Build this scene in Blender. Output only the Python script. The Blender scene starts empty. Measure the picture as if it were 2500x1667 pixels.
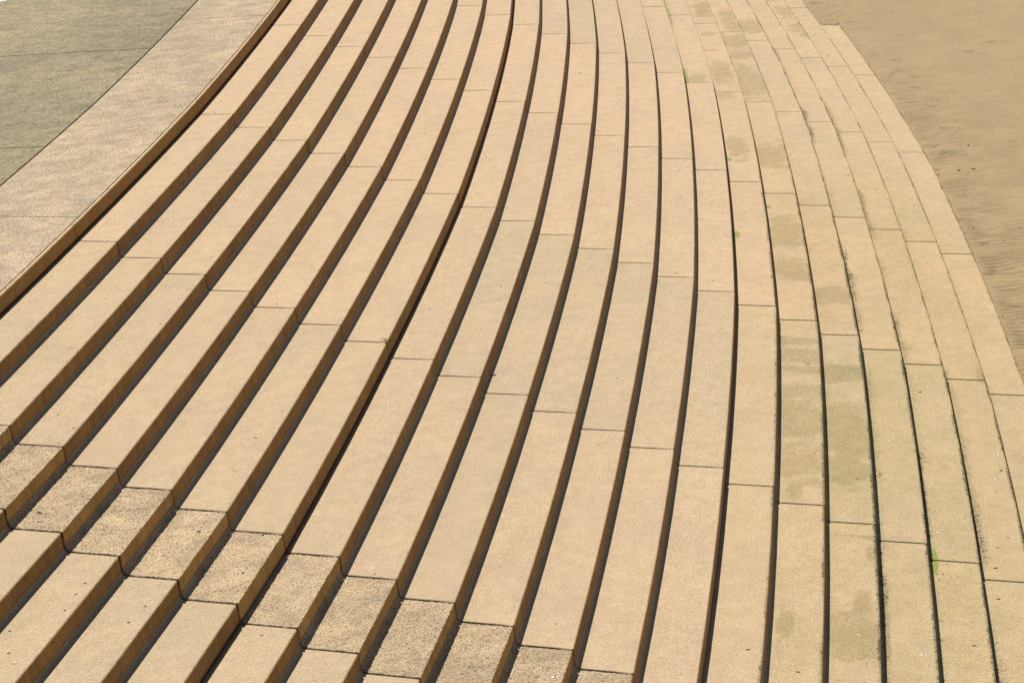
import bpy, bmesh, math, random
import numpy as np
from mathutils import Matrix, Vector

sc = bpy.context.scene
C = sc.collection
R = math.radians

# ------------------------------------------------------------------ camera, sky, sun, exposure
H_CAM = 6.954
PITCH, ROLL = R(22.265403), R(-6.657573)
cam_d = bpy.data.cameras.new('camera')
cam = bpy.data.objects.new('camera', cam_d)
C.objects.link(cam)
fw = Vector((0, math.cos(PITCH), -math.sin(PITCH)))
rt = Vector((1, 0, 0))
up = rt.cross(fw)
rt2 = rt * math.cos(ROLL) + up * math.sin(ROLL)
up2 = -rt * math.sin(ROLL) + up * math.cos(ROLL)
M = Matrix((rt2, up2, -fw)).transposed().to_4x4()
M.translation = Vector((0, 0, H_CAM))
cam.matrix_world = M
cam_d.sensor_width = 36.0
cam_d.sensor_fit = 'HORIZONTAL'
cam_d.lens = 1.8988109 * 36.0
cam_d.clip_start = 0.1
cam_d.clip_end = 5000
sc.camera = cam

SUN_EL = R(61.5)
SUN_AZ = math.atan2(0.955, -0.297)          # horizontal direction towards the sun (x, y angle)
world = bpy.data.worlds.new('World')
sc.world = world
world.use_nodes = True
wn = world.node_tree
bg = wn.nodes['Background']
sky = wn.nodes.new('ShaderNodeTexSky')
sky.sky_type = 'NISHITA'
sky.sun_disc = False
sky.sun_elevation = SUN_EL
sky.sun_rotation = math.pi / 2 - SUN_AZ
wn.links.new(sky.outputs[0], bg.inputs[0])
bg.inputs[1].default_value = 0.05

sun_d = bpy.data.lights.new('sun', 'SUN')
sun_d.energy = 5.0
sun_d.angle = R(0.5)
sun_d.color = (1.0, 0.95, 0.86)
sun = bpy.data.objects.new('sun', sun_d)
C.objects.link(sun)
to_sun = Vector((math.cos(SUN_EL) * math.cos(SUN_AZ), math.cos(SUN_EL) * math.sin(SUN_AZ), math.sin(SUN_EL)))
sun.rotation_euler = to_sun.to_track_quat('Z', 'Y').to_euler()

sc.view_settings.view_transform = 'Standard'
sc.view_settings.look = 'None'
sc.view_settings.gamma = 1.0
sc.view_settings.exposure = 0.66

# ------------------------------------------------------------------ layout of the sea wall
TH = R(-21.603644)
E_ = np.array([math.cos(TH), math.sin(TH)])     # downhill, across the steps
N_ = np.array([-math.sin(TH), math.cos(TH)])    # along the steps
T = 0.46155                                     # tread
HR = 0.165                                      # riser
KERB_Z = 7 * HR
JV = [2.16, 6.51, 10.861, 11.914, 15.676, 20.024, 24.369, 28.70, 33.079, 37.428, 41.78, 46.13]
JU = [-6.00, -6.27, -6.692, -6.823, -7.491, -8.390, -9.504, -10.742, -12.202, -13.783, -15.43, -17.15]
ROUGH = 2                                       # row between JV[2] and JV[3]
random.seed(7)
rng = np.random.default_rng(5)


def curve(v):
    """u of the seventh nosing at v (arrays welcome)."""
    v = np.asarray(v, float)
    u = np.interp(v, JV, JU)
    i = np.clip(np.searchsorted(JV, v, side='right') - 1, 0, len(JV) - 2)
    a = np.array(JV)[i]; b = np.array(JV)[i + 1]
    x = np.clip((v - a) / (b - a), 0, 1)
    sag = np.where(b - a > 2, 0.017, 0.0)
    if True:
        xs = np.array([0, .25, .5, .75, 1.0])
        u = u + sag * np.interp(x, xs, 4 * xs * (1 - xs))
    return u


def off(k):
    return (k - 7) * T + 0.0015 * (k > 7) + 0.0025 * (k > 14)


def zk(k):
    return -(k - 7) * HR


def W(u, v, z):
    u = np.asarray(u, float); v = np.asarray(v, float)
    return np.stack([u * E_[0] + v * N_[0], u * E_[1] + v * N_[1], np.broadcast_to(z, u.shape)], -1)


def back(px, py, z):
    """point of the photograph (2500 wide) on the horizontal plane z -> (u, v)"""
    f = 1.8988109 * 2500
    d = fw + rt2 * ((px - 1250) / f) + up2 * ((833.5 - py) / f)
    s = (z - H_CAM) / d.z
    P = np.array([d.x * s, d.y * s])
    return float(P @ E_), float(P @ N_)


def locate(px, py):
    """which tread lies at that point: k, offset from its nosing, v"""
    for k in range(1, 22):
        u, v = back(px, py, zk(k))
        r = u - float(curve(v)) - off(k)
        if -T <= r <= 0.012:
            return k, r, v
    return None


# ------------------------------------------------------------------ noise for geometry
_perm = np.random.default_rng(11).random((256, 256))


def vnoise(x, y):
    x = np.asarray(x, float); y = np.asarray(y, float)
    xi = np.floor(x).astype(int); yi = np.floor(y).astype(int)
    fx = x - xi; fy = y - yi
    fx = fx * fx * (3 - 2 * fx); fy = fy * fy * (3 - 2 * fy)
    a = _perm[xi & 255, yi & 255]; b = _perm[(xi + 1) & 255, yi & 255]
    c = _perm[xi & 255, (yi + 1) & 255]; d = _perm[(xi + 1) & 255, (yi + 1) & 255]
    return (a * (1 - fx) + b * fx) * (1 - fy) + (c * (1 - fx) + d * fx) * fy


def fbm(x, y, o=4):
    s = 0; a = 0.5; t = 0
    for i in range(o):
        s = s + a * vnoise(x * 2 ** i + 17.3 * i, y * 2 ** i + 5.1 * i); t += a; a *= .5
    return s / t


# ------------------------------------------------------------------ materials
class Mat:
    def __init__(self, name, rough=0.9, spec=0.25):
        self.m = bpy.data.materials.new(name)
        self.m.use_nodes = True
        self.t = self.m.node_tree
        self.b = self.t.nodes['Principled BSDF']
        self.b.inputs['Roughness'].default_value = rough
        self.b.inputs['Specular IOR Level'].default_value = spec
        g = self.t.nodes.new('ShaderNodeNewGeometry')
        self.pos = g.outputs['Position']

    def lk(self, a, b):
        self.t.links.new(a, b)

    def scaled(self, sx, sy, sz, rot=0.0):
        n = self.t.nodes.new('ShaderNodeMapping')
        n.inputs['Scale'].default_value = (sx, sy, sz)
        n.inputs['Rotation'].default_value = (0, 0, rot)
        self.lk(self.pos, n.inputs[0])
        return n.outputs[0]

    def noise(self, scale, detail=2, rough=0.5, vec=None, dist=0.0):
        n = self.t.nodes.new('ShaderNodeTexNoise')
        n.inputs['Scale'].default_value = scale
        n.inputs['Detail'].default_value = detail
        n.inputs['Roughness'].default_value = rough
        n.inputs['Distortion'].default_value = dist
        self.lk(vec or self.pos, n.inputs['Vector'])
        return n.outputs['Fac']

    def voro(self, scale, out='Distance', vec=None):
        n = self.t.nodes.new('ShaderNodeTexVoronoi')
        n.inputs['Scale'].default_value = scale
        self.lk(vec or self.pos, n.inputs['Vector'])
        return n.outputs[out]

    def ramp(self, fac, a, b, lo=0.0, hi=1.0):
        n = self.t.nodes.new('ShaderNodeMapRange')
        n.inputs['From Min'].default_value = a
        n.inputs['From Max'].default_value = b
        n.inputs['To Min'].default_value = lo
        n.inputs['To Max'].default_value = hi
        n.interpolation_type = 'SMOOTHSTEP'
        self.lk(fac, n.inputs['Value'])
        return n.outputs[0]

    def math(self, op, a, b):
        n = self.t.nodes.new('ShaderNodeMath')
        n.operation = op
        for i, x in enumerate((a, b)):
            if isinstance(x, (int, float)):
                n.inputs[i].default_value = x
            else:
                self.lk(x, n.inputs[i])
        return n.outputs[0]

    def mix(self, fac, a, b, mode='MIX'):
        n = self.t.nodes.new('ShaderNodeMix')
        n.data_type = 'RGBA'
        n.blend_type = mode
        for s, x in ((n.inputs['Factor'], fac), (n.inputs['A'], a), (n.inputs['B'], b)):
            if isinstance(x, (int, float)):
                s.default_value = x
            elif isinstance(x, tuple):
                s.default_value = x + (1,)
            else:
                self.lk(x, s)
        return n.outputs['Result']

    def grey(self, fac):
        n = self.t.nodes.new('ShaderNodeCombineColor')
        for i in range(3):
            self.lk(fac, n.inputs[i])
        return n.outputs[0]

    def attr(self, name):
        n = self.t.nodes.new('ShaderNodeAttribute')
        n.attribute_name = name
        s = self.t.nodes.new('ShaderNodeSeparateColor')
        self.lk(n.outputs['Color'], s.inputs[0])
        return s.outputs[0], s.outputs[1], s.outputs[2], n.outputs['Alpha']

    def bump(self, h, strength, dist):
        n = self.t.nodes.new('ShaderNodeBump')
        n.inputs['Strength'].default_value = strength
        n.inputs['Distance'].default_value = dist
        self.lk(h, n.inputs['Height'])
        self.lk(n.outputs[0], self.b.inputs['Normal'])

    def color(self, c):
        if isinstance(c, tuple):
            self.b.inputs['Base Color'].default_value = c + (1,)
        else:
            self.lk(c, self.b.inputs['Base Color'])


def concrete_smooth():
    m = Mat('buff_smooth_concrete')
    r, g, b, a = m.attr('stain')
    big = m.noise(0.9, 3, .55)
    c = m.mix(m.ramp(big, .35, .65), BUFF_A, BUFF_B)
    c = m.mix(1.0, c, m.grey(m.ramp(a, 0, 1, .965, 1.03)), 'MULTIPLY')
    c = m.mix(m.math('MULTIPLY', a, 1.0), c, m.mix(1.0, c, PEACH, 'MULTIPLY'))
    mid = m.noise(7.0, 4, .6)
    c = m.mix(1.0, c, m.grey(m.ramp(mid, .25, .75, .93, 1.06)), 'MULTIPLY')
    g1 = m.noise(75, 3, .7)
    c = m.mix(1.0, c, m.grey(m.ramp(g1, .28, .72, .78, 1.20)), 'MULTIPLY')
    g2 = m.noise(170, 2, .6)
    c = m.mix(1.0, c, m.grey(m.ramp(g2, .30, .70, .72, 1.26)), 'MULTIPLY')
    v = m.voro(42)
    c = m.mix(m.ramp(v, .08, .14, .75, 0.0), c, (0.448, 0.4, 0.312))
    v2 = m.voro(27, vec=m.scaled(1.3, 1.1, 1.7, .5))
    c = m.mix(m.ramp(v2, .06, .11, .8, 0.0), c, (0.076, 0.056, 0.032))
    sc1 = m.noise(2.3, 5, .7, vec=m.scaled(1.0, 3.2, 1.0, .35))
    c = m.mix(m.ramp(sc1, .60, .78, 0, .55), c, m.mix(1.0, c, (1.20, 1.17, 1.14), 'MULTIPLY'))
    sc2 = m.noise(1.3, 6, .72)
    c = m.mix(m.ramp(sc2, .52, .74, 0, .6), c, m.mix(1.0, c, (.86, .86, .84), 'MULTIPLY'))
    fn = m.t.nodes.new('ShaderNodeAttribute')
    fn.attribute_name = 'film'
    fl = m.math('MULTIPLY', fn.outputs['Fac'], m.ramp(m.noise(1.8, 5, .6), .25, .7, .55, 1.15))
    c = m.mix(fl, c, m.mix(1.0, c, (.84, .875, .68), 'MULTIPLY'))
    # damp olive patches
    e = m.math('ADD', r, m.math('MULTIPLY', m.math('SUBTRACT', m.noise(9, 5, .65), .5), .9))
    e = m.math('ADD', e, m.math('MULTIPLY', m.math('SUBTRACT', m.noise(3.2, 4, .65, vec=m.scaled(1, 1.4, 1)), .5), 1.9))
    c = m.mix(m.ramp(e, .28, .80, 0, .66), c, m.mix(1.0, c, (.70, .71, .60), 'MULTIPLY'))
    # algae creeping out of the corner; the nosing line is darkened here too
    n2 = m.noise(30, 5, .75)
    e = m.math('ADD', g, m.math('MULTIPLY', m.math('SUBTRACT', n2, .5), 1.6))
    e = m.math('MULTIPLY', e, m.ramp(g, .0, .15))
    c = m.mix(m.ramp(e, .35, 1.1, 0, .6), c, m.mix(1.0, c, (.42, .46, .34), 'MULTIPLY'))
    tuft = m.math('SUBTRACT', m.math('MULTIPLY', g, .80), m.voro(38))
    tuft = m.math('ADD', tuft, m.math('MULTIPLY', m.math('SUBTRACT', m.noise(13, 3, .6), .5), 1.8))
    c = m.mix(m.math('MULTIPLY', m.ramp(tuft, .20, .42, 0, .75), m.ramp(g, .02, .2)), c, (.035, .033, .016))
    e = m.math('ADD', b, m.math('MULTIPLY', m.math('SUBTRACT', m.noise(22, 5, .7), .5), .9))
    c = m.mix(m.ramp(e, .5, .9, 0, .7), c, (0.104, 0.152, 0.0064))
    m.color(c)
    m.bump(m.math('ADD', g1, g2), .35, .003)
    return m.m


def concrete_riser(rough):
    m = Mat('warm_riser_concrete' if not rough else 'pitted_riser_concrete')
    r, g, b, a = m.attr('stain')
    big = m.noise(2.0, 4, .6)
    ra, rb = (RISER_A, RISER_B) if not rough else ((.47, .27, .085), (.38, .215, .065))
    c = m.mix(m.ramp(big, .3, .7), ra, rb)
    g1 = m.noise(60, 3, .7)
    c = m.mix(1.0, c, m.grey(m.ramp(g1, .25, .75, .85, 1.13)), 'MULTIPLY')
    c = m.mix(1.0, c, m.grey(m.ramp(m.noise(1.0, 4, .6, vec=m.scaled(14, 14, 1.2)), .3, .7, .84, 1.12)), 'MULTIPLY')
    v2 = m.voro(22 if rough else 9, vec=m.scaled(1.3, 1.1, .8, .5))
    c = m.mix(m.ramp(v2, .05, .10, .9, 0.0), c, (0.03, 0.02, 0.012))
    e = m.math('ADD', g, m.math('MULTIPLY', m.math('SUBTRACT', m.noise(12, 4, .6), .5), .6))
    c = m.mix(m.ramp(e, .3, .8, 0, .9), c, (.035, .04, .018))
    m.color(c)
    m.bump(g1, .3, .002)
    return m.m


def aggregate(name, ca, cb, dark, fine=95.0, amt=.8, stain=True, bumpd=.006):
    m = Mat(name, .95, .15)
    big = m.noise(.55, 4, .6)
    c = m.mix(m.ramp(big, .35, .65), ca, cb)
    mid = m.noise(4.0, 6, .72, vec=m.scaled(.9, 1.2, 1, -.2))
    c = m.mix(1.0, c, m.grey(m.ramp(mid, .32, .70, 1.12, .74)), 'MULTIPLY')
    g1 = m.noise(fine, 3, .65)
    c = m.mix(m.ramp(g1, .38, .50, amt, 0), c, dark)
    g3 = m.noise(fine * 2.3, 2, .6)
    c = m.mix(1.0, c, m.grey(m.ramp(g3, .3, .7, .78, 1.2)), 'MULTIPLY')
    v = m.voro(40)
    c = m.mix(m.ramp(v, .1, .16, .6, 0.0), c, (0.368, 0.328, 0.248))
    m.color(c)
    m.bump(m.math('ADD', g1, g3), .8, bumpd)
    return m.m


BUFF_A = (.325, .248, .153)
BUFF_B = (.308, .238, .150)
PEACH = (1.05, .982, .985)
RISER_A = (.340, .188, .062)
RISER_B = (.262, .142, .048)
M_SMOOTH = concrete_smooth()
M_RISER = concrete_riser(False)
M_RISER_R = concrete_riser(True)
M_ROUGH = aggregate('rough_exposed_aggregate', (.395, .302, .190), (.350, .268, .170), (.11, .08, .05), 78, .85)
M_BAND = aggregate('washed_aggregate_paving', (.372, .288, .192), (.312, .246, .168), (.095, .074, .048), 40, .75, bumpd=.008)
M_PROM = aggregate('grey_aggregate_paving', (0.246, 0.203, 0.126), (0.186, 0.157, 0.104), (0.064, 0.0544, 0.0344), 34, .7, bumpd=.008)


def kerb_mat():
    m = Mat('pitted_kerb_concrete')
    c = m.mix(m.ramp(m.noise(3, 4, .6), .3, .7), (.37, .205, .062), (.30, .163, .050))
    g1 = m.noise(50, 3, .7)
    c = m.mix(1.0, c, m.grey(m.ramp(g1, .25, .75, .85, 1.15)), 'MULTIPLY')
    v2 = m.voro(20, vec=m.scaled(1.3, 1.1, .7, .5))
    c = m.mix(m.ramp(v2, .06, .13, .95, 0.0), c, (0.03, 0.02, 0.012))
    m.color(c)
    m.bump(g1, .5, .003)
    return m.m


def kerb_top_mat():
    m = Mat('kerb_edge_concrete')
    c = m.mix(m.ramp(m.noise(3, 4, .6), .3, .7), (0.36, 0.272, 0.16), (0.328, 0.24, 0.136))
    g1 = m.noise(60, 3, .7)
    c = m.mix(1.0, c, m.grey(m.ramp(g1, .25, .75, .78, 1.18)), 'MULTIPLY')
    v2 = m.voro(17, vec=m.scaled(1.3, 1.1, .7, .5))
    c = m.mix(m.ramp(v2, .09, .16, .9, 0.0), c, (0.05, 0.035, 0.02))
    m.color(c)
    m.bump(g1, .6, .003)
    return m.m


def seal_mat():
    m = Mat('dark_joint_sealant')
    c = m.mix(m.ramp(m.noise(20, 3, .6), .3, .7), (.014, .010, .007), (.030, .021, .013))
    m.color(c)
    return m.m


def plain(name, col, col2=None, rough=.7, scale=60, bump=.0):
    m = Mat(name, rough)
    c = m.mix(m.noise(scale, 3, .6), col, col2 or tuple(x * .7 for x in col))
    m.color(c)
    return m.m


def sand_mat():
    m = Mat('damp_beach_sand', .85, .25)
    r, g, b, a = m.attr('stain')
    big = m.noise(.25, 4, .6)
    c = m.mix(m.ramp(big, .35, .65), (0.218, 0.158, 0.081), (0.230, 0.169, 0.089))
    mid = m.noise(1.6, 6, .7)
    c = m.mix(1.0, c, m.grey(m.ramp(mid, .3, .7, .92, 1.06)), 'MULTIPLY')
    g1 = m.noise(60, 3, .7)
    c = m.mix(1.0, c, m.grey(m.ramp(g1, .25, .75, .84, 1.14)), 'MULTIPLY')
    v2 = m.voro(7, vec=m.scaled(1, 1.6, 1))
    c = m.mix(m.ramp(v2, .03, .09, .7, 0), c, (0.08, 0.056, 0.028))
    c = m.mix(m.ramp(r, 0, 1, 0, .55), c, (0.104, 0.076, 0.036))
    c = m.mix(m.ramp(m.noise(1.7, 5, .75, vec=m.scaled(.8, 1.3, 1, .3)), .66, .78, 0, .35), c, (0.24, 0.16, 0.064))
    m.color(c)
    m.bump(m.noise(14, 6, .75), .6, .018)
    return m.m


M_KERB = kerb_mat()
M_KTOP = kerb_top_mat()
M_SEAL = seal_mat()
M_SAND = sand_mat()
M_WHITE = plain('chalky_white', (0.544, 0.528, 0.496), (0.416, 0.4, 0.36))
M_DARK = plain('dark_shell', (.035, .028, .022), (.07, .055, .04))
M_GREYSH = plain('pale_shell', (0.464, 0.424, 0.368), (0.32, 0.272, 0.224))
M_WEED = plain('dry_seaweed', (.07, .045, .02), (.13, .08, .03))
M_RUST = plain('orange_chip', (.45, .16, .04), (.3, .1, .03))
M_PAINT = plain('white_road_paint', (0.464, 0.452, 0.416), (0.36, 0.344, 0.296), scale=25)


# ------------------------------------------------------------------ mesh helpers
def make(name, verts, faces, mat, parent=None, stain=None, smooth=False, loc=None):
    me = bpy.data.meshes.new(name)
    v = np.asarray(verts, float)
    if loc is not None:
        v = v - np.asarray(loc)
    me.from_pydata(v.tolist(), [], faces)
    if stain is not None:
        at = me.color_attributes.new('stain', 'FLOAT_COLOR', 'POINT')
        stain = np.asarray(stain, np.float32)
        at.data.foreach_set('color', stain[:, :4].ravel())
        if stain.shape[1] > 4:
            fa = me.attributes.new('film', 'FLOAT', 'POINT')
            fa.data.foreach_set('value', stain[:, 4].copy())
    me.materials.append(mat)
    if smooth:
        me.polygons.foreach_set('use_smooth', [True] * len(me.polygons))
    me.update()
    o = bpy.data.objects.new(name, me)
    C.objects.link(o)
    if parent:
        o.parent = parent
        if loc is not None:
            o.location = Vector(loc) - parent.location
    elif loc is not None:
        o.location = loc
    return o


def tag(o, label=None, cat=None, group=None, kind=None):
    if label: o['label'] = label
    if cat: o['category'] = cat
    if group: o['group'] = group
    if kind: o['kind'] = kind
    return o


def grid_faces(nu, nv, base=0, flip=False):
    i, j = np.meshgrid(np.arange(nu - 1), np.arange(nv - 1), indexing='ij')
    a = base + i * nv + j
    f = np.stack([a, a + nv, a + nv + 1, a + 1], -1).reshape(-1, 4)
    if flip:
        f = f[:, ::-1]
    return f.tolist()


def sweep(name, prof, depth_dir, vs, ku, z0, mat, parent, stainf=None, rough=0.0, jit=(0, 0), chamfer=.0035, loc=None, wear=0.0):
    """Solid swept along the wall. prof: list of (s, z) outer profile from the back to the front;
    depth_dir: per-point inward (ds, dz) thickness vectors; vs: section positions."""
    prof = np.array(prof, float); dd = np.array(depth_dir, float)
    npf = len(prof); ns = len(vs)
    U0 = curve(vs) + ku + jit[0]
    S = np.repeat(prof[:, 0][:, None], ns, 1)
    Z = np.repeat(prof[:, 1][:, None], ns, 1)
    ln = np.linalg.norm(dd, axis=1, keepdims=True); nd = dd / np.maximum(ln, 1e-6)
    # pencil-rounded arrises at the two ends
    w = np.zeros(ns); w[0] = 1; w[-1] = 1
    S = S + nd[:, 0][:, None] * w * chamfer
    Z = Z + nd[:, 1][:, None] * w * chamfer
    if rough > 0:
        x = (U0[None] + S) * 1.0; y = np.repeat(np.asarray(vs)[None], npf, 0) + Z * 1.7
        d = (fbm(x * 85, y * 85, 2) - .5) * 2.6 * rough + (fbm(x * 30 + 9, y * 30, 3) - .5) * rough
        S = S - nd[:, 0][:, None] * d; Z = Z - nd[:, 1][:, None] * d
    if wear > 0:
        wt = (prof[:, 0] > -.0165)[:, None] * 1.0
        vv_ = np.repeat(np.asarray(vs)[None], npf, 0)
        d = (vnoise(vv_ * 21 + U0[None], vv_ * 0 + z0 * 13) - .5) * wear + wear * 3.0 * np.clip(vnoise(vv_ * 9 + 40, vv_ * 0 + z0 * 29) - .90, 0, 1) * 10
        S = S + nd[:, 0][:, None] * d * wt; Z = Z + nd[:, 1][:, None] * d * wt
    Uo = U0[None] + S
    V = np.repeat(np.asarray(vs)[None], npf, 0)
    outer = W(Uo, V, Z + z0 + jit[1]).reshape(-1, 3)
    Si = np.repeat((prof + dd)[:, 0][:, None], ns, 1); Zi = np.repeat((prof + dd)[:, 1][:, None], ns, 1)
    inner = W(U0[None] + Si, V, Zi + z0 + jit[1]).reshape(-1, 3)
    verts = np.concatenate([outer, inner])
    n1 = npf * ns
    faces = grid_faces(npf, ns, 0) + grid_faces(npf, ns, n1, flip=True)
    for j in range(ns - 1):
        faces.append([j, j + 1, n1 + j + 1, n1 + j])
        a = (npf - 1) * ns + j
        faces.append([a, n1 + a, n1 + a + 1, a + 1])
    for i in range(npf - 1):
        a = i * ns
        faces.append([a, n1 + a, n1 + a + ns, a + ns])
        b = i * ns + ns - 1
        faces.append([b, b + ns, n1 + b + ns, n1 + b])
    st = None
    if stainf is not None:
        so = stainf(np.concatenate([S.ravel(), Si.ravel()]), np.concatenate([V.ravel(), V.ravel()]),
                    np.concatenate([(Z).ravel(), Zi.ravel()]))
        st = so
    return make(name, verts, faces, mat, parent, stain=st, smooth=True, loc=loc)


# ------------------------------------------------------------------ stains read off the treads
DAMP = []   # (k, r, v, half width across, half length along)
for (ox, oy), lst in {
    (1600, 533): [(905, 780, 95, 26), (905, 880, 98, 40), (905, 960, 92, 20), (895, 1105, 95, 40), (900, 1240, 112, 90),
                  (900, 1330, 90, 60), (900, 1490, 80, 70), (860, 90, 100, 90), (870, 330, 115, 70), (1160, 500, 95, 45),
                  (1190, 985, 115, 60), (1225, 1300, 115, 120), (1225, 1440, 110, 100), (2080, 1000, 40, 50)],
    (1600, 1067): [(900, 150, 95, 120), (880, 330, 60, 55), (1240, 150, 115, 140), (830, 1180, 60, 110),
                   (1330, 1080, 65, 90), (1210, 1260, 95, 160), (1330, 634, 80, 9), (1375, 740, 30, 45), (1480, 1250, 30, 200)],
    (1600, 0): [(530, 950, 75, 70), (425, 460, 70, 65), (350, 322, 55, 7), (330, 215, 50, 12), (300, 60, 55, 50),
                (450, 610, 60, 20), (740, 990, 95, 80), (505, 260, 85, 40), (560, 355, 85, 24), (610, 520, 90, 90),
                (470, 130, 55, 60), (910, 180, 70, 32), (830, 80, 55, 40), (960, 225, 40, 18), (560, 170, 80, 40),
                (260, 490, 60, 30), (830, 960, 70, 50)],
}.items():
    for x, y, rx, ry in lst:
        px, py = ox + x / 2.6133, oy + y / 2.6133
        L = locate(px, py)
        if not L: continue
        k, r, v = L
        u1, v1 = back(px, py - ry / 2.6133, zk(k)); u0, v0 = back(px, py + ry / 2.6133, zk(k))
        ua, _ = back(px - rx / 2.6133, py, zk(k)); ub, _ = back(px + rx / 2.6133, py, zk(k))
        if rx >= 80:
            r = -T / 2; wa = .27
        else:
            wa = abs(ub - ua) / 2 * .95
        DAMP.append((k, r, v, wa, abs(v1 - v0) / 2 * 1.1))
MOSS = []
for px, py, rv in [(1733, 180, .5), (1740, 195, .25), (1680, 25, 1.6), (1690, 42, .6), (1806, 573, .18), (2290, 1369, .30), (1780, 390, .12),
                   (1873, 505, .08)]:
    L = locate(px, py)
    if L: MOSS.append((L[0], L[1], L[2], rv))
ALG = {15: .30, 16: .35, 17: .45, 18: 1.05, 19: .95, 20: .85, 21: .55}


def stain_for(k, tone):
    def f(S, V, Z):
        n = len(S)
        out = np.zeros((n, 5))
        for kk, r, v, a, b in DAMP:
            if kk != k: continue
            tilt = .12 * math.sin(kk * 3.1 + v * 7)
            d = (np.abs(S - r) / a) ** 4 + (np.abs(V - v - tilt * (S - r)) / b) ** 3
            out[:, 0] = np.maximum(out[:, 0], np.clip(.98 - .50 * d ** .6, 0, 1))
        if k >= 15:
            out[:, 4] = np.clip((k - 13.5) / 4, 0, 1) * np.clip((33 - V) / 10, .25, 1) * (.35 + .65 * fbm(V * .35 + k * 5.3, S * .8 + k, 2))
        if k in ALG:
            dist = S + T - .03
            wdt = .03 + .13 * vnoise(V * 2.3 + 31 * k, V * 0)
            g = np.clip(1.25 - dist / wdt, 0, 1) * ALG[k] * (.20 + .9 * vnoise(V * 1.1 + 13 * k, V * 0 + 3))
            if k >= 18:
                # broader, fainter darkening along the nosing
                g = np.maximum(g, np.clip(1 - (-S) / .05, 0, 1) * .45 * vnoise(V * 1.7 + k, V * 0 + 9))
            g = np.maximum(g, (S > -.022) * {15: .8, 16: .95, 17: 1.1}.get(k, 1.0) * (.45 + .75 * vnoise(V * 3.1 + k * 3, V * 0 + 5)))  # uneven dark line along the nosing
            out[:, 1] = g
        for kk, r, v, rv in MOSS:
            if kk == k:
                d = ((S + T - .05) / .06) ** 2 + ((V - v) / rv) ** 2
                out[:, 2] = np.maximum(out[:, 2], np.clip(1.3 - d, 0, 1))
        out[:, 3] = tone
        return out
    return f


# ------------------------------------------------------------------ stepped units
ROWDESC = {0: 'second below the rough strip', 1: 'just below the rough strip', 3: 'first above the rough strip',
           4: 'second above the rough strip', 5: 'third above the rough strip', 6: 'fourth above the rough strip',
           7: 'fifth above the rough strip', 8: 'sixth above the rough strip', 9: 'seventh above the rough strip'}
BAND = {0: 'top flight against the kerb', 1: 'middle flight between the two dark gaps', 2: 'lowest flight down to the sand'}
BANDS = {0: 'top flight against kerb', 1: 'middle flight between dark gaps', 2: 'lowest flight by the sand'}
ORD = ['', 'first', 'second', 'third', 'fourth', 'fifth', 'sixth', 'seventh', 'eighth', 'ninth', 'tenth', 'eleventh', 'twelfth',
       'thirteenth', 'fourteenth', 'fifteenth', 'sixteenth', 'seventeenth', 'eighteenth', 'nineteenth', 'twentieth', 'twenty-first']
GAP = .0095
RN, RC = .016, .038


def arc(cx, cz, r, a0, a1, n):
    return [(cx + r * math.cos(a), cz + r * math.sin(a)) for a in np.linspace(a0, a1, n)]


def sections(v0, v1, step, extra=()):
    L = v1 - v0
    vs = set([v0, v0 + .005, v0 + .014, v1 - .014, v1 - .005, v1])
    n = max(2, int(round(L / step)))
    for i in range(1, n):
        if .02 < L * i / n < L - .02: vs.add(v0 + L * i / n)
    for e in extra:
        if v0 + .02 < e < v1 - .02: vs.add(e)
    return np.array(sorted(vs))


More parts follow.
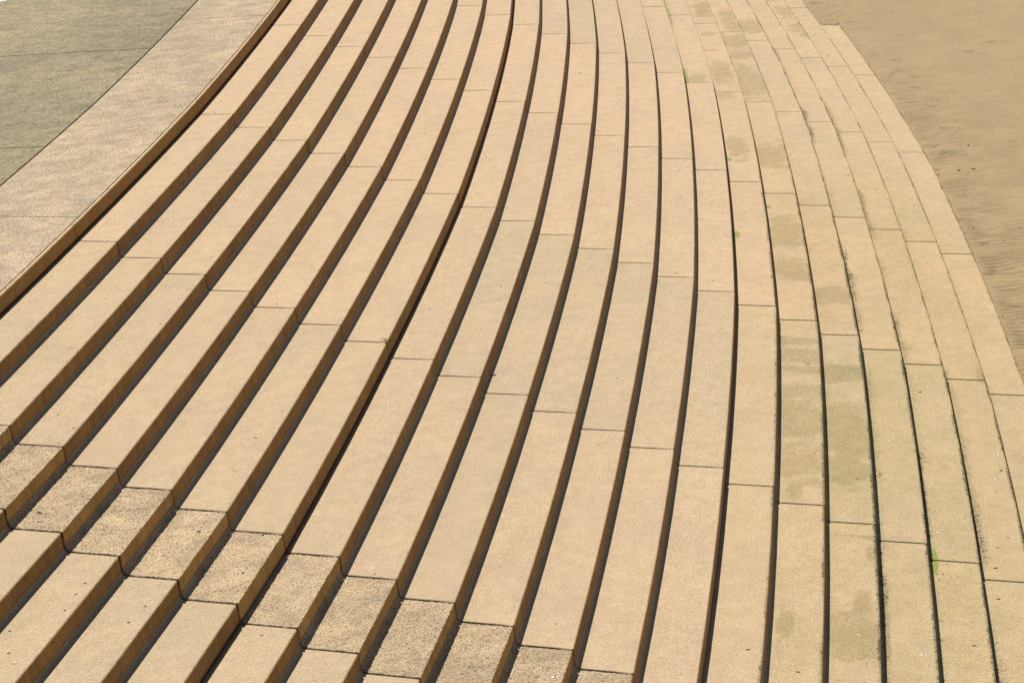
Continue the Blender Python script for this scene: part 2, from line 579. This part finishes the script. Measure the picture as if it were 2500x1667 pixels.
ROWS = {0: range(0, 8), 1: range(0, 9), 2: range(0, 10)}
for band in range(3):
    for row in ROWS[band]:
        rough = row == ROUGH
        v0, v1 = JV[row] + GAP, JV[row + 1] - GAP
        if rough:
            v0 += .002; v1 -= .002
        kinks = [JV[row] + (JV[row + 1] - JV[row]) * q for q in (.25, .5, .75)]
        k0 = band * 7 + 1
        vm = (v0 + v1) / 2
        base = W(float(curve(vm)) + off(k0 + 3), vm, zk(k0 + 6) - HR)
        root = bpy.data.objects.new('rough_step_unit' if rough else 'step_unit', None)
        root.location = base.tolist()
        root.empty_display_size = .3
        C.objects.link(root)
        if rough:
            tag(root, 'narrow rough-textured stepped block, ' + BAND[band], 'stone steps', 'rough-textured stepped blocks')
        else:
            tag(root, 'smooth buff stepped block, ' + BANDS[band] + ', ' + ROWDESC[row], 'stone steps', 'smooth stepped concrete blocks')
        jit = (random.uniform(-.003, .003), random.uniform(-.0015, .0015))
        tone_u = {3: .3, 4: .45, 5: .95, 6: .75, 7: .7, 8: .7, 9: .7}.get(row, 0) + random.uniform(-.25, .25)
        for k in range(k0, k0 + 7):
            tone = min(1, max(0, tone_u + random.uniform(-.22, .22)))
            first, last = k == k0, k == k0 + 6
            rn = RN if not rough else .005
            rc = RC if not rough else .055
            # tread
            s0 = (-T + rc) if not first else (-T - .07)
            cove = [] if first else arc(-T + rc, rc, rc, math.pi, math.pi * 1.5, 7)[:-1]
            cd = [] if first else [(-.045 * math.cos(a) * -1 - .09 * math.cos(a) * 0, 0) for a in np.linspace(math.pi, math.pi * 1.5, 7)[:-1]]
            if rough:
                xs = np.linspace(s0, -rn, 78)
                vs = sections(v0, v1, .006)
                prof = cove + [(x, 0.0) for x in xs] + arc(-rn, -rn, rn, math.pi / 2, math.pi / 4, 2)[1:]
            else:
                dense = band == 2 and 2 < row < 11
                nx = 14 if dense else 4
                vs = sections(v0, v1, .045, kinks)
                prof = cove + [(x, 0.0) for x in np.linspace(s0, -rn, nx)] + arc(-rn, -rn, rn, math.pi / 2, math.pi / 4, 4)[1:]
            dep = [(0, -.06)] * (len(prof) - 1) + [(-.04, -.05)]
            for i, a_ in enumerate(np.linspace(math.pi, math.pi * 1.5, 7)[:len(cove)]): dep[i] = (.06 * math.cos(a_), .06 * math.sin(a_))
            for i in range(len(prof)):
                if prof[i][0] > -rn + 1e-6 and i >= len(cove): dep[i] = (-.04, -.05)
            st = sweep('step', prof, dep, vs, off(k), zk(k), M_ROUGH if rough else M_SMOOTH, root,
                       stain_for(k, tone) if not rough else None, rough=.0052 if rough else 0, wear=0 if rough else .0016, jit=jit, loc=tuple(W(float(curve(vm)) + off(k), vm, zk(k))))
            # riser
            top = arc(-rn, -rn, rn, math.pi / 4, 0, 4)
            if last:
                low = [(0, -HR * .5), (0, -HR + .022), (-.004, -HR + .016), (-.05, -HR + .015)]
                dl = [(-.06, 0), (-.06, .004), (-.05, .02), (-.02, .03)]
            else:
                low = [(0, -HR * .5), (0, -HR + rc)]
                dl = [(-.06, 0), (-.06, 0)]
            prof = top + low
            dep = [(-.04, -.03)] * len(top) + dl
            vs2 = sections(v0 + .003, v1 - .003, .3, kinks) if not rough else sections(v0, v1, .02)

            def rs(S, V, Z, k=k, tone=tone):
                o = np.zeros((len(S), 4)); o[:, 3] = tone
                o[:, 1] = {14: .25, 15: .3, 16: .45, 17: .8, 18: .9, 19: .9, 20: .8, 21: .9}.get(k, 0) * np.clip(-Z / .1, 0.8, 1)  # darkens the lower risers, slightly more towards the foot
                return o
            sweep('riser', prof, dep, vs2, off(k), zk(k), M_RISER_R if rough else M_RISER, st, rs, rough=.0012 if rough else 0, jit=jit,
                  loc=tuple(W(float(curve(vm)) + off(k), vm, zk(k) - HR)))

# nested children: 'riser' sits under its 'step'; fix local offsets
for o in C.objects:
    if o.name.split('.')[0] == 'riser' and o.parent:
        p = o.parent
        wp = np.array(o.location) + np.array(p.location)        # location was stored relative to the step's own local location
        # world position wanted = stored loc + p.location (local to root)  -> convert
        world_p = np.array(p.location) + np.array(p.parent.location)
        o.location = (np.array(o.location) + np.array(p.location) - world_p).tolist()

# dark joint filler and body of the sea wall under the blocks
prof = [(-7 * T - 1.0, 7 * HR - .35)]
prof.append((-7 * T - .10, 7 * HR - .35))
for k in range(0, 22):
    s = off(k); z = zk(k)
    prof.append((s - .013, z - .013))
    prof.append((s - .013, z - HR - .013))
prof[1] = (off(0) - .30, KERB_Z - .013)
prof[0] = (off(0) - 1.0, KERB_Z - .3)
prof.append((off(21) - .013, zk(21) - 2.5))
vs = np.array(sorted(set([JV[i] + (JV[i + 1] - JV[i]) * q for i in range(len(JV) - 1) for q in (0, .25, .5, .75)])))
P = np.array(prof)
Uc = curve(vs)[None] + P[:, 0][:, None]
Vc = np.repeat(vs[None], len(P), 0)
Zc = np.repeat(P[:, 1][:, None], len(vs), 1)
o = make('seawall_core', W(Uc, Vc, Zc).reshape(-1, 3), grid_faces(len(P), len(vs)), M_SEAL)
tag(o, kind='structure')

# ------------------------------------------------------------------ kerb and paving
KJ = [6.51, 11.3, 15.68, 20.05, 24.36, 28.72, 33.08]
KD = ['cut by the bottom left corner of the photo', 'lowest one fully above the bottom left corner', 'running off the left edge of the photo',
      'in the middle of the kerb line', 'second from the top edge of the photo', 'at the top edge of the photo', 'beyond the top edge']
KD = ['below the left edge of the photo', 'just below the left edge of the photo', 'lowest in the photo, meeting its left edge',
      'between the two kerb joints', 'highest in the photo, meeting its top edge', 'beyond the top edge of the photo']
for i in range(len(KJ) - 1):
    v0, v1 = KJ[i] + .003, KJ[i + 1] - .003
    vm = (v0 + v1) / 2
    root = bpy.data.objects.new('kerb_block', None)
    root.location = W(float(curve(vm)) + off(0), vm, KERB_Z - HR).tolist()
    C.objects.link(root)
    tag(root, 'orange pitted concrete kerb edging the paving, ' + KD[i], 'kerb', 'kerb blocks edging the promenade')
    kinks = [KJ[i] + (KJ[i + 1] - KJ[i]) * q for q in (.25, .5, .75)]
    vs = sections(v0, v1, .05, kinks)
    prof = [(-.040, -.004), (-.034, .0), (-.02, .0)] + arc(-.016, -.016, .016, math.pi / 2, math.pi / 4, 3)
    dep = [(0, -.05)] * 3 + [(-.03, -.04)] * 3
    loc = tuple(W(float(curve(vm)) + off(0), vm, KERB_Z))
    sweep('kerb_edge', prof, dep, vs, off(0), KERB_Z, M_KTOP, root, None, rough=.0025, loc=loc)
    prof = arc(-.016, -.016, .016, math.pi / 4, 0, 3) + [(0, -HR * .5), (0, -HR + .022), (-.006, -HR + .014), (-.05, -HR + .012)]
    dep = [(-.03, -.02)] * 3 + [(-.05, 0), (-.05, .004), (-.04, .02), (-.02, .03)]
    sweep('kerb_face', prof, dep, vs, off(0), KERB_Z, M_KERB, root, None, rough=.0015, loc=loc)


def slab(name, us_fn, v0, v1, z, mat, n=40, nu=6):
    """paving slab whose inner/outer edges follow the wall; us_fn(v) -> (ua, ub)"""
    tt = np.linspace(0, 1, n)
    V0 = v0(0) if callable(v0) else v0
    verts = []
    rows_ = []
    for f in np.linspace(0, 1, nu):
        rows_.append(f)
    top = []
    for f in rows_:
        for t in tt:
            a, b = us_fn
            s = a + (b - a) * f
            va = v0(s); vb = v1(s)
            v = va + (vb - va) * t
            top.append((float(curve(v)) + off(0) + s, v))
    top = np.array(top)
    ver = np.concatenate([W(top[:, 0], top[:, 1], z), W(top[:, 0], top[:, 1], z - .12)])
    n1 = len(top)
    faces = grid_faces(nu, n, 0) + grid_faces(nu, n, n1, flip=True)
    for j in range(n - 1):
        faces.append([j, j + 1, n1 + j + 1, n1 + j])
        a = (nu - 1) * n + j
        faces.append([a, n1 + a, n1 + a + 1, a + 1])
    for i in range(nu - 1):
        a = i * n; faces.append([a, n1 + a, n1 + a + n, a + n])
        b = i * n + n - 1; faces.append([b, b + n, n1 + b + n, n1 + b])
    return tag(make(name, ver, faces, mat), kind='structure')


BW = -1.40
bj = [(7.0, 7.0), (15.92, 15.93), (24.33, 24.18), (32.7, 32.5)]     # joint v at the kerb side and at the outer side
for i in range(3):
    a, b = bj[i], bj[i + 1]
    slab('pavement', (BW + .008, -.053), lambda s, a=a: a[0] + (a[1] - a[0]) * (-s / 1.4) + .006,
         lambda s, b=b: b[0] + (b[1] - b[0]) * (-s / 1.4) - .006, KERB_Z - .003, M_BAND)
pj = [5.4, 9.6, 13.88, 18.245, 22.59, 26.95, 31.3]
for i in range(len(pj) - 1):
    slab('promenade', (-16, BW - .010), lambda s, a=pj[i]: a + (s + 1.4) * .11 + .011, lambda s, b=pj[i + 1]: b + (s + 1.4) * .11 - .011,
         KERB_Z + .002, M_PROM)
# bedding under the paving
vs = np.arange(2.0, 46, .5)
ss = np.array([-60, -16, -1.4, -.2])
Uc = curve(vs)[None] + off(0) + ss[:, None]
o = make('promenade_bedding', W(Uc, np.repeat(vs[None], 4, 0), KERB_Z - .075).reshape(-1, 3), grid_faces(4, len(vs)), M_SEAL)
tag(o, kind='structure')
# ground far left of the camera so a side step still sees paving
o = make('ground', [(-400, -300, KERB_Z - .06), (-18, -300, KERB_Z - .06), (-18, 400, KERB_Z - .06), (-400, 400, KERB_Z - .06)],
         [(0, 1, 2, 3)], M_PROM)
tag(o, kind='structure')
# little white painted patch in the far corner of the paving
ua, va = back(0, 4, KERB_Z)
an = np.linspace(0, 2 * math.pi, 28, endpoint=False)
rr = 1 + .12 * np.sin(an * 3 + 1) + .06 * np.sin(an * 7)
pu = ua - .04 + .135 * rr * np.cos(an); pv = va + .02 + .10 * rr * np.sin(an)
top = W(pu, pv, KERB_Z + .006); bot = W(pu, pv, KERB_Z + .001)
o = make('paint_patch', np.concatenate([top, bot]), [list(range(28))] + [[i, 28 + i, 28 + (i + 1) % 28, (i + 1) % 28] for i in range(28)], M_PAINT)
tag(o, 'white painted patch on the grey paving in the top left corner of the photo', 'paint mark')

# ------------------------------------------------------------------ sand
ZS = zk(21)
sd = np.concatenate([np.arange(-.60, .1, .022), np.arange(.1, 3.2, .036), np.arange(3.2, 9, .07), np.arange(9, 16, .25), np.array([18, 24, 40, 80, 200, 600, 1500])])
vv = np.concatenate([np.array([-900, -200, -60, -20, 0, 5, 10, 14, 17]), np.arange(19, 40.5, .0165), np.arange(40.5, 48, .2), np.array([50, 56, 70, 120, 300, 900, 1800])])
SS, VV = np.meshgrid(sd, vv, indexing='ij')
UU = curve(np.clip(VV, 2.2, 46)) - .36 * np.clip(VV - 46, 0, 1e9) * 0 + off(21) + SS
X = UU; Y = VV
warp = (fbm(X * .9, Y * .9, 3) - .5)
warp2 = (fbm(X * 3.7 + 3, Y * 3.7, 3) - .5)
near = np.exp(-np.clip(SS, 0, 50) / .9)
patch = np.clip(fbm(X * .55 + 4, Y * .55 + 8, 3) * 2.6 - .95, 0, 1)
amp = (.010 * near + .0035 * np.clip((31 - VV) / 6, .15, 1)) * (.7 + .4 * patch) * np.clip((38 - VV) / 9, .15, 1) * np.clip((SS + .02) / .15, .25, 1)
# ripple crests run out from the wall; lines of nearly constant world y
WX = X * E_[0] + Y * N_[0]; WY = X * E_[1] + Y * N_[1]
ph = (WY + .10 * WX + .55 * warp + .16 * warp2) / .118
rip = np.sin(ph * 2 * math.pi)
rip = np.where(rip > 0, np.abs(rip) ** .8, -np.abs(rip) ** 1.3 * .8)
fade = np.clip((41 - VV) / 6, .25, 1)
brk = np.clip(vnoise(WX * 3.0, WY * 4.5) * 2.6 - .4, .1, 1)
hgt = 1.6 * amp * rip * fade * brk
hgt += .02 * (fbm(X * .35, Y * .35, 3) - .5) + .024 * near * (fbm(X * 7, Y * 7, 4) - .5) + .010 * (fbm(X * 7, Y * 7, 3) - .5) * patch
# small scour pits by the wall
pits = np.clip(vnoise(X * 5.5 + 50, Y * 5.5) - .80, 0, 1) * 5 * near
hgt -= .022 * pits
for fx, fy in [(1665, 490), (1665, 555), (1768, 615), (1765, 680), (1545, 380), (1550, 440), (1860, 810), (2290, 900), (2010, 330), (2150, 270)]:
    fu, fv = back(1600 + fx / 2.6133, fy / 2.6133, ZS)
    q = ((UU - fu) / .11) ** 2 + ((VV - fv) / .07) ** 2
    hgt -= .020 * np.exp(-q * 1.6) - .010 * np.exp(-(np.sqrt(q) - 1.5) ** 2 * 3)
far = np.clip((np.abs(SS) + np.abs(VV - 30) - 25) / 20, 0, 1)
hgt *= 1 - far
# general level: just under the last nosing, banked up and over it at the far end
lvl = -.075 + .055 * np.clip((VV - 22) / 10, 0, 1) + .03 * np.clip((VV - 33.0) / 3.2, 0, 1) + .10 * np.clip((VV - 36.2) / 3.5, 0, 1)
edge_soft = np.clip(SS / .5, 0, 1)
lvl = lvl - .0 * edge_soft
lvl = np.where(VV > 40, lvl, lvl) * np.clip(1 - (SS - 8) / 30, 0, 1)
ZZ = ZS + lvl + hgt
# keep it hugging under the block while the step is clear of sand
cut = 36.62 + .03 * np.sin(SS * 21) + .20 * np.clip(-(SS + .30) / .12, 0, 1) + .12 * np.clip((SS + .06) / .06, 0, 1)
on = (SS < .004) & (VV < cut)
ZZ = np.where(on, ZS - .09, ZZ)
onb = (SS <= .02) & (VV >= cut)
ZZ = np.where(onb, np.maximum(ZS + .003 + .012 * np.clip((VV - cut) / .25, 0, 1) + .05 * np.clip((VV - cut) / 3, 0, 1), ZZ), ZZ)
ZZ = np.where(SS < -.44, np.minimum(ZZ, ZS + .10), ZZ)
st = np.zeros(SS.shape + (4,))
st[..., 0] = np.clip(near * (.14 + .6 * pits) + .22 * (rip < -.3) * brk * amp / .014, 0, 1)  # darker near the wall, in pits and in ripple troughs
faces = grid_faces(len(sd), len(vv))
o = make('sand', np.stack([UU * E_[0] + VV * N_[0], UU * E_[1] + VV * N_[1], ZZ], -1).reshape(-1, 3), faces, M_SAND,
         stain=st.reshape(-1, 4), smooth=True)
tag(o, kind='structure')


def sand_z(u, v):
    i = np.argmin(np.abs(vv - v)); s = u - float(curve(v)) - off(21); j = np.argmin(np.abs(sd - s))
    return float(ZZ[j, i])


# ------------------------------------------------------------------ small things lying about
def blob(name, u, v, z, a, b, h, mat, rot=0., seed=0, flat=True):
    """low domed irregular scrap"""
    r = random.Random(seed)
    n = 12
    ring = []
    for i in range(n):
        t = 2 * math.pi * i / n
        rad = 1 + r.uniform(-.22, .22)
        x, y = a * rad * math.cos(t), b * rad * math.sin(t)
        ring.append((x * math.cos(rot) - y * math.sin(rot), x * math.sin(rot) + y * math.cos(rot)))
    vts = []
    for f, hh in ((1, 0), (.85, .65), (.45, 1)):
        for x, y in ring:
            vts.append((x * f, y * f, h * hh))
    vts.append((0, 0, h * 1.05))
    fcs = []
    for l in range(2):
        for i in range(n):
            j = (i + 1) % n
            fcs.append([l * n + i, l * n + j, (l + 1) * n + j, (l + 1) * n + i])
    for i in range(n):
        fcs.append([2 * n + i, 2 * n + (i + 1) % n, 3 * n])
    fcs.append(list(range(n))[::-1])
    me = bpy.data.meshes.new(name)
    me.from_pydata(vts, [], fcs)
    me.materials.append(mat)
    me.polygons.foreach_set('use_smooth', [True] * len(me.polygons))
    o = bpy.data.objects.new(name, me)
    P = W(u, v, z)
    o.location = P.tolist()
    C.objects.link(o)
    return o


def px7(ox, oy, x, y): return ox + x / 2.6133, oy + y / 2.6133


ITEMS = []
for (ox, oy), l in {
    (800, 533): 'd 650 579;w 720 590;s 512 810;s 1083 520;d 1105 435;s 1742 332;d 1847 1018;s 1390 410;e 1045 1002;d 2222 352;d 2036 242;d 1727 1443;d 1700 1443',
    (1600, 533): 's 850 270;d 1132 175;s 1318 268;w 1708 597;d 1145 470;s 1088 518;s 2190 828;d 975 925;d 875 900;s 1215 935;l 1690 1108;s 1810 1378;s 1773 1355;w 1500 1413;w 2195 1503;s 1220 1455;s 1240 1365;d 1015 1497;d 1165 1106;s 1840 685;d 366 398;d 1556 1176;d 1225 733',
    (1600, 1067): 'd 1287 267;l 2205 213;w 2175 270;d 2175 350;w 1812 605;w 1710 1385;l 2035 1330;l 2190 1032;s 1298 1262;d 1220 1165;l 590 1355;l 910 1497;l 2170 835;s 1745 1157;d 1435 232;d 1838 875;d 1812 908;s 2243 768;d 2250 640;d 2182 703',
    (800, 1067): 's 1025 1098;w 1447 1530;d 1455 1190;d 1727 48;d 300 875;s 2005 400',
    (0, 1067): 't 250 483;w 405 505;l 1270 602;s 1680 332;s 1910 920;d 1550 865;r 543 930;d 482 1000;d 412 1103;s 90 1440;d 820 1180;d 925 1077;f 1670 1263;d 1793 1267;s 1500 213;s 1885 230;d 1675 623;s 255 535;d 375 40;d 62 1235;d 57 1375',
    (800, 0): 'l 1610 470;d 1012 1002;d 1035 1022;d 620 822;d 614 853;d 722 418;d 1830 700;d 2250 1253;d 2245 1093;d 334 705;d 1540 1022;d 1240 20;d 1945 248',
    (1600, 0): 'd 305 715;l 1098 355;d 963 338;d 617 287;d 1285 578;l 1230 1118;d 1418 1210;d 1332 1073;d 875 667;s 1165 1000;d 1140 1000;s 1450 1385;d 720 617;d 440 792;s 745 120;s 1105 350;d 1413 1263;s 1010 1200;d 155 1255;s 305 213;d 1355 1113;l 518 988',
    (0, 533): 'd 1025 673;s 670 510;d 372 1252;d 470 1337;s 1530 1352;s 1430 0;f 1630 1400;d 1105 28;d 1765 548;s 1350 245;s 2225 1172',
    (0, 0): 's 1408 648;d 1372 722;d 1957 370;d 1107 1420;d 1352 1022',
}.items():
    for it in l.split(';'):
        t, x, y = it.split()
        ITEMS.append((t, ox + float(x) / 2.6133, oy + float(y) / 2.6133))
KINDS = {
    'd': ('shell_fragment', 'tiny dark shell scrap', 'shell', .011, .007, .004, M_DARK, 'dark shell scraps on the steps'),
    'l': ('mussel_shell', 'dark elongated shell', 'shell', .020, .008, .007, M_DARK, 'dark shells on the steps'),
    's': ('pale_shell', 'pale shell chip', 'shell', .020, .010, .005, M_GREYSH, 'pale shell chips on the steps'),
    'w': ('bird_dropping', 'white bird dropping', 'bird dropping', .030, .013, .0022, M_WHITE, 'bird droppings on the steps'),
    'e': ('seaweed_scrap', 'dark seaweed scrap', 'seaweed', .045, .018, .012, M_WEED, None),
    't': ('twig', 'dark twig', 'twig', .030, .006, .008, M_WEED, None),
    'r': ('stone_chip', 'orange stone chip', 'stone', .012, .009, .006, M_RUST, None),
    'f': ('dry_leaf', 'dull brown dry leaf', 'leaf', .022, .010, .003, M_WEED, None),
}
found = []
for t, px, py in ITEMS:
    L = locate(px, py)
    if not L: continue
    k, r, v = L
    if any(abs(v - f[3]) < .04 and f[1] == k for f in found): continue
    row = int(np.searchsorted(JV, v)) - 1
    found.append((t, k, r, v, row, px, py))
cnt = {}
for f in found: cnt.setdefault((f[0], f[1], f[4]), []).append(f)
for key, fs in cnt.items():
    fs.sort(key=lambda f: f[6])
    for i, (t, k, r, v, row, px, py) in enumerate(fs):
        nm, lab, cat, a, b, h, mat, grp = KINDS[t]
        z = zk(k) + (.002 if row == ROUGH else 0) - .0004
        o = blob(nm, float(curve(v)) + off(k) + r, v, z, a, b, h, mat, rot=TH * 0 + random.uniform(-.5, .3), seed=int(px * 7 + py))
        if t == 'w':
            c = blob('core', 0, 0, 0, a * .35, b * .35, .006, M_DARK, rot=.3, seed=int(px))
            c.location = (.004, 0, .0012); c.parent = o
        where = {1: 'below rough strip', 2: 'on rough strip'}.get(row) or ORD[max(1, row - 2)] + ' block above rough strip'
        s = '%s, %s step below kerb, %s' % (lab, ORD[k], where)
        if len(fs) > 1:
            s += ', ' + (['upper', 'lower'] if len(fs) == 2 else ['uppermost', 'middle', 'lowest'] if len(fs) == 3 else ['uppermost', 'second down', 'third down', 'lowest'])[min(i, 3)]
        tag(o, s, cat, grp)

# wisp of dry seaweed caught on the joint at the edge of the upper flight
L = locate(942, 833)
if L:
    k, r, v = L
    bm = bmesh.new()
    rr_ = random.Random(3)
    for q in range(9):
        a0 = rr_.uniform(0, 6.28); x = y = 0.0; pts = []
        for s_ in range(7):
            pts.append((x, y, .003 + .006 * math.sin(s_)))
            a0 += rr_.uniform(-.7, .7); x += .018 * math.cos(a0); y += .018 * math.sin(a0)
        for p, p2 in zip(pts[:-1], pts[1:]):
            d = Vector(p2) - Vector(p); sdv = d.cross(Vector((0, 0, 1))).normalized() * .0014
            vs_ = [bm.verts.new(Vector(p) + sdv), bm.verts.new(Vector(p) - sdv), bm.verts.new(Vector(p2) - sdv), bm.verts.new(Vector(p2) + sdv),
                   bm.verts.new(Vector(p) + Vector((0, 0, .003))), bm.verts.new(Vector(p2) + Vector((0, 0, .003)))]
            for f_ in ((0, 1, 2, 3), (0, 4, 5, 3), (1, 2, 5, 4)):
                bm.faces.new([vs_[i] for i in f_])
    me = bpy.data.meshes.new('seaweed_wisp'); bm.to_mesh(me); me.materials.append(M_WEED)
    o = bpy.data.objects.new('seaweed_wisp', me); C.objects.link(o)
    o.location = W(float(curve(v)) + off(k) + r, v, zk(k)).tolist()
    tag(o, 'wiry dry seaweed wisp caught at a block joint beside the upper dark gap', 'seaweed')

# things on the sand
SAND = [('w', 2341, 411, .05, .022, 'dark seaweed clump on the sand, middle one of three in a row'),
        ('w', 2376, 408, .06, .022, 'dark seaweed clump on the sand, rightmost of three in a row'),
        ('w', 2290, 421, .04, .018, 'dark seaweed clump on the sand, leftmost of three, touching the bottom step'),
        ('c', 2332, 317, .022, .015, 'white shell alone on the smooth sand, upper one'),
        ('c', 2339, 375, .022, .015, 'white shell on the rippled sand above the seaweed clumps'),
        ('c', 2126, 36, .03, .018, 'white shell far out on the sand near the top edge'),
        ('d', 2364, 350, .03, .016, 'dark pebble on smooth sand right of the bottom step'),
        ('c', 2066, 60, .03, .018, 'white shell on the sand beside the buried end of the bottom step'),
        ('c', 2484, 781, .03, .014, 'pale shell on rippled sand near the right edge of the photo')]
for t, px, py, a, b, lab in SAND:
    u, v = back(px, py, ZS)
    z = sand_z(u, v)
    nm, mat, cat = {'w': ('seaweed_clump', M_WEED, 'seaweed'), 'c': ('white_shell', M_WHITE, 'shell'), 'd': ('pebble', M_DARK, 'pebble')}[t]
    o = blob(nm, u, v, z - .003, a * .55, b * .8, .016, mat, rot=-.3, seed=int(px))
    tag(o, lab, cat)

# scattered specks of shell and grit on the sand: nobody could count them
vts, fcs = [], []
rg = np.random.default_rng(9)
cnt_ = 0
while cnt_ < 900:
    v = rg.uniform(21, 40.3); s = abs(rg.normal(0, 1)) * 2.2 + .03
    if s > 9: continue
    dens = vnoise(np.array(v * .8), np.array(s * .8 + 20))
    if rg.random() > dens * dens * 1.8: continue
    u = float(curve(v)) + off(21) + s
    z = sand_z(u, v)
    a = rg.uniform(.004, .014); b = a * rg.uniform(.4, .9); hh = a * .6; ro = rg.uniform(0, 3.1)
    c0 = W(u, v, z)
    bse = len(vts)
    for i in range(5):
        t = i * 2 * math.pi / 5 + ro
        vts.append((c0[0] + a * math.cos(t), c0[1] + b * math.sin(t), z - .002))
    vts.append((c0[0], c0[1], z + hh))
    for i in range(5): fcs.append([bse + i, bse + (i + 1) % 5, bse + 5])
    cnt_ += 1
o = make('shell_grit', vts, fcs, plain('grit', (.10, .07, .035), (.35, .27, .16), scale=9))
tag(o, kind='stuff')
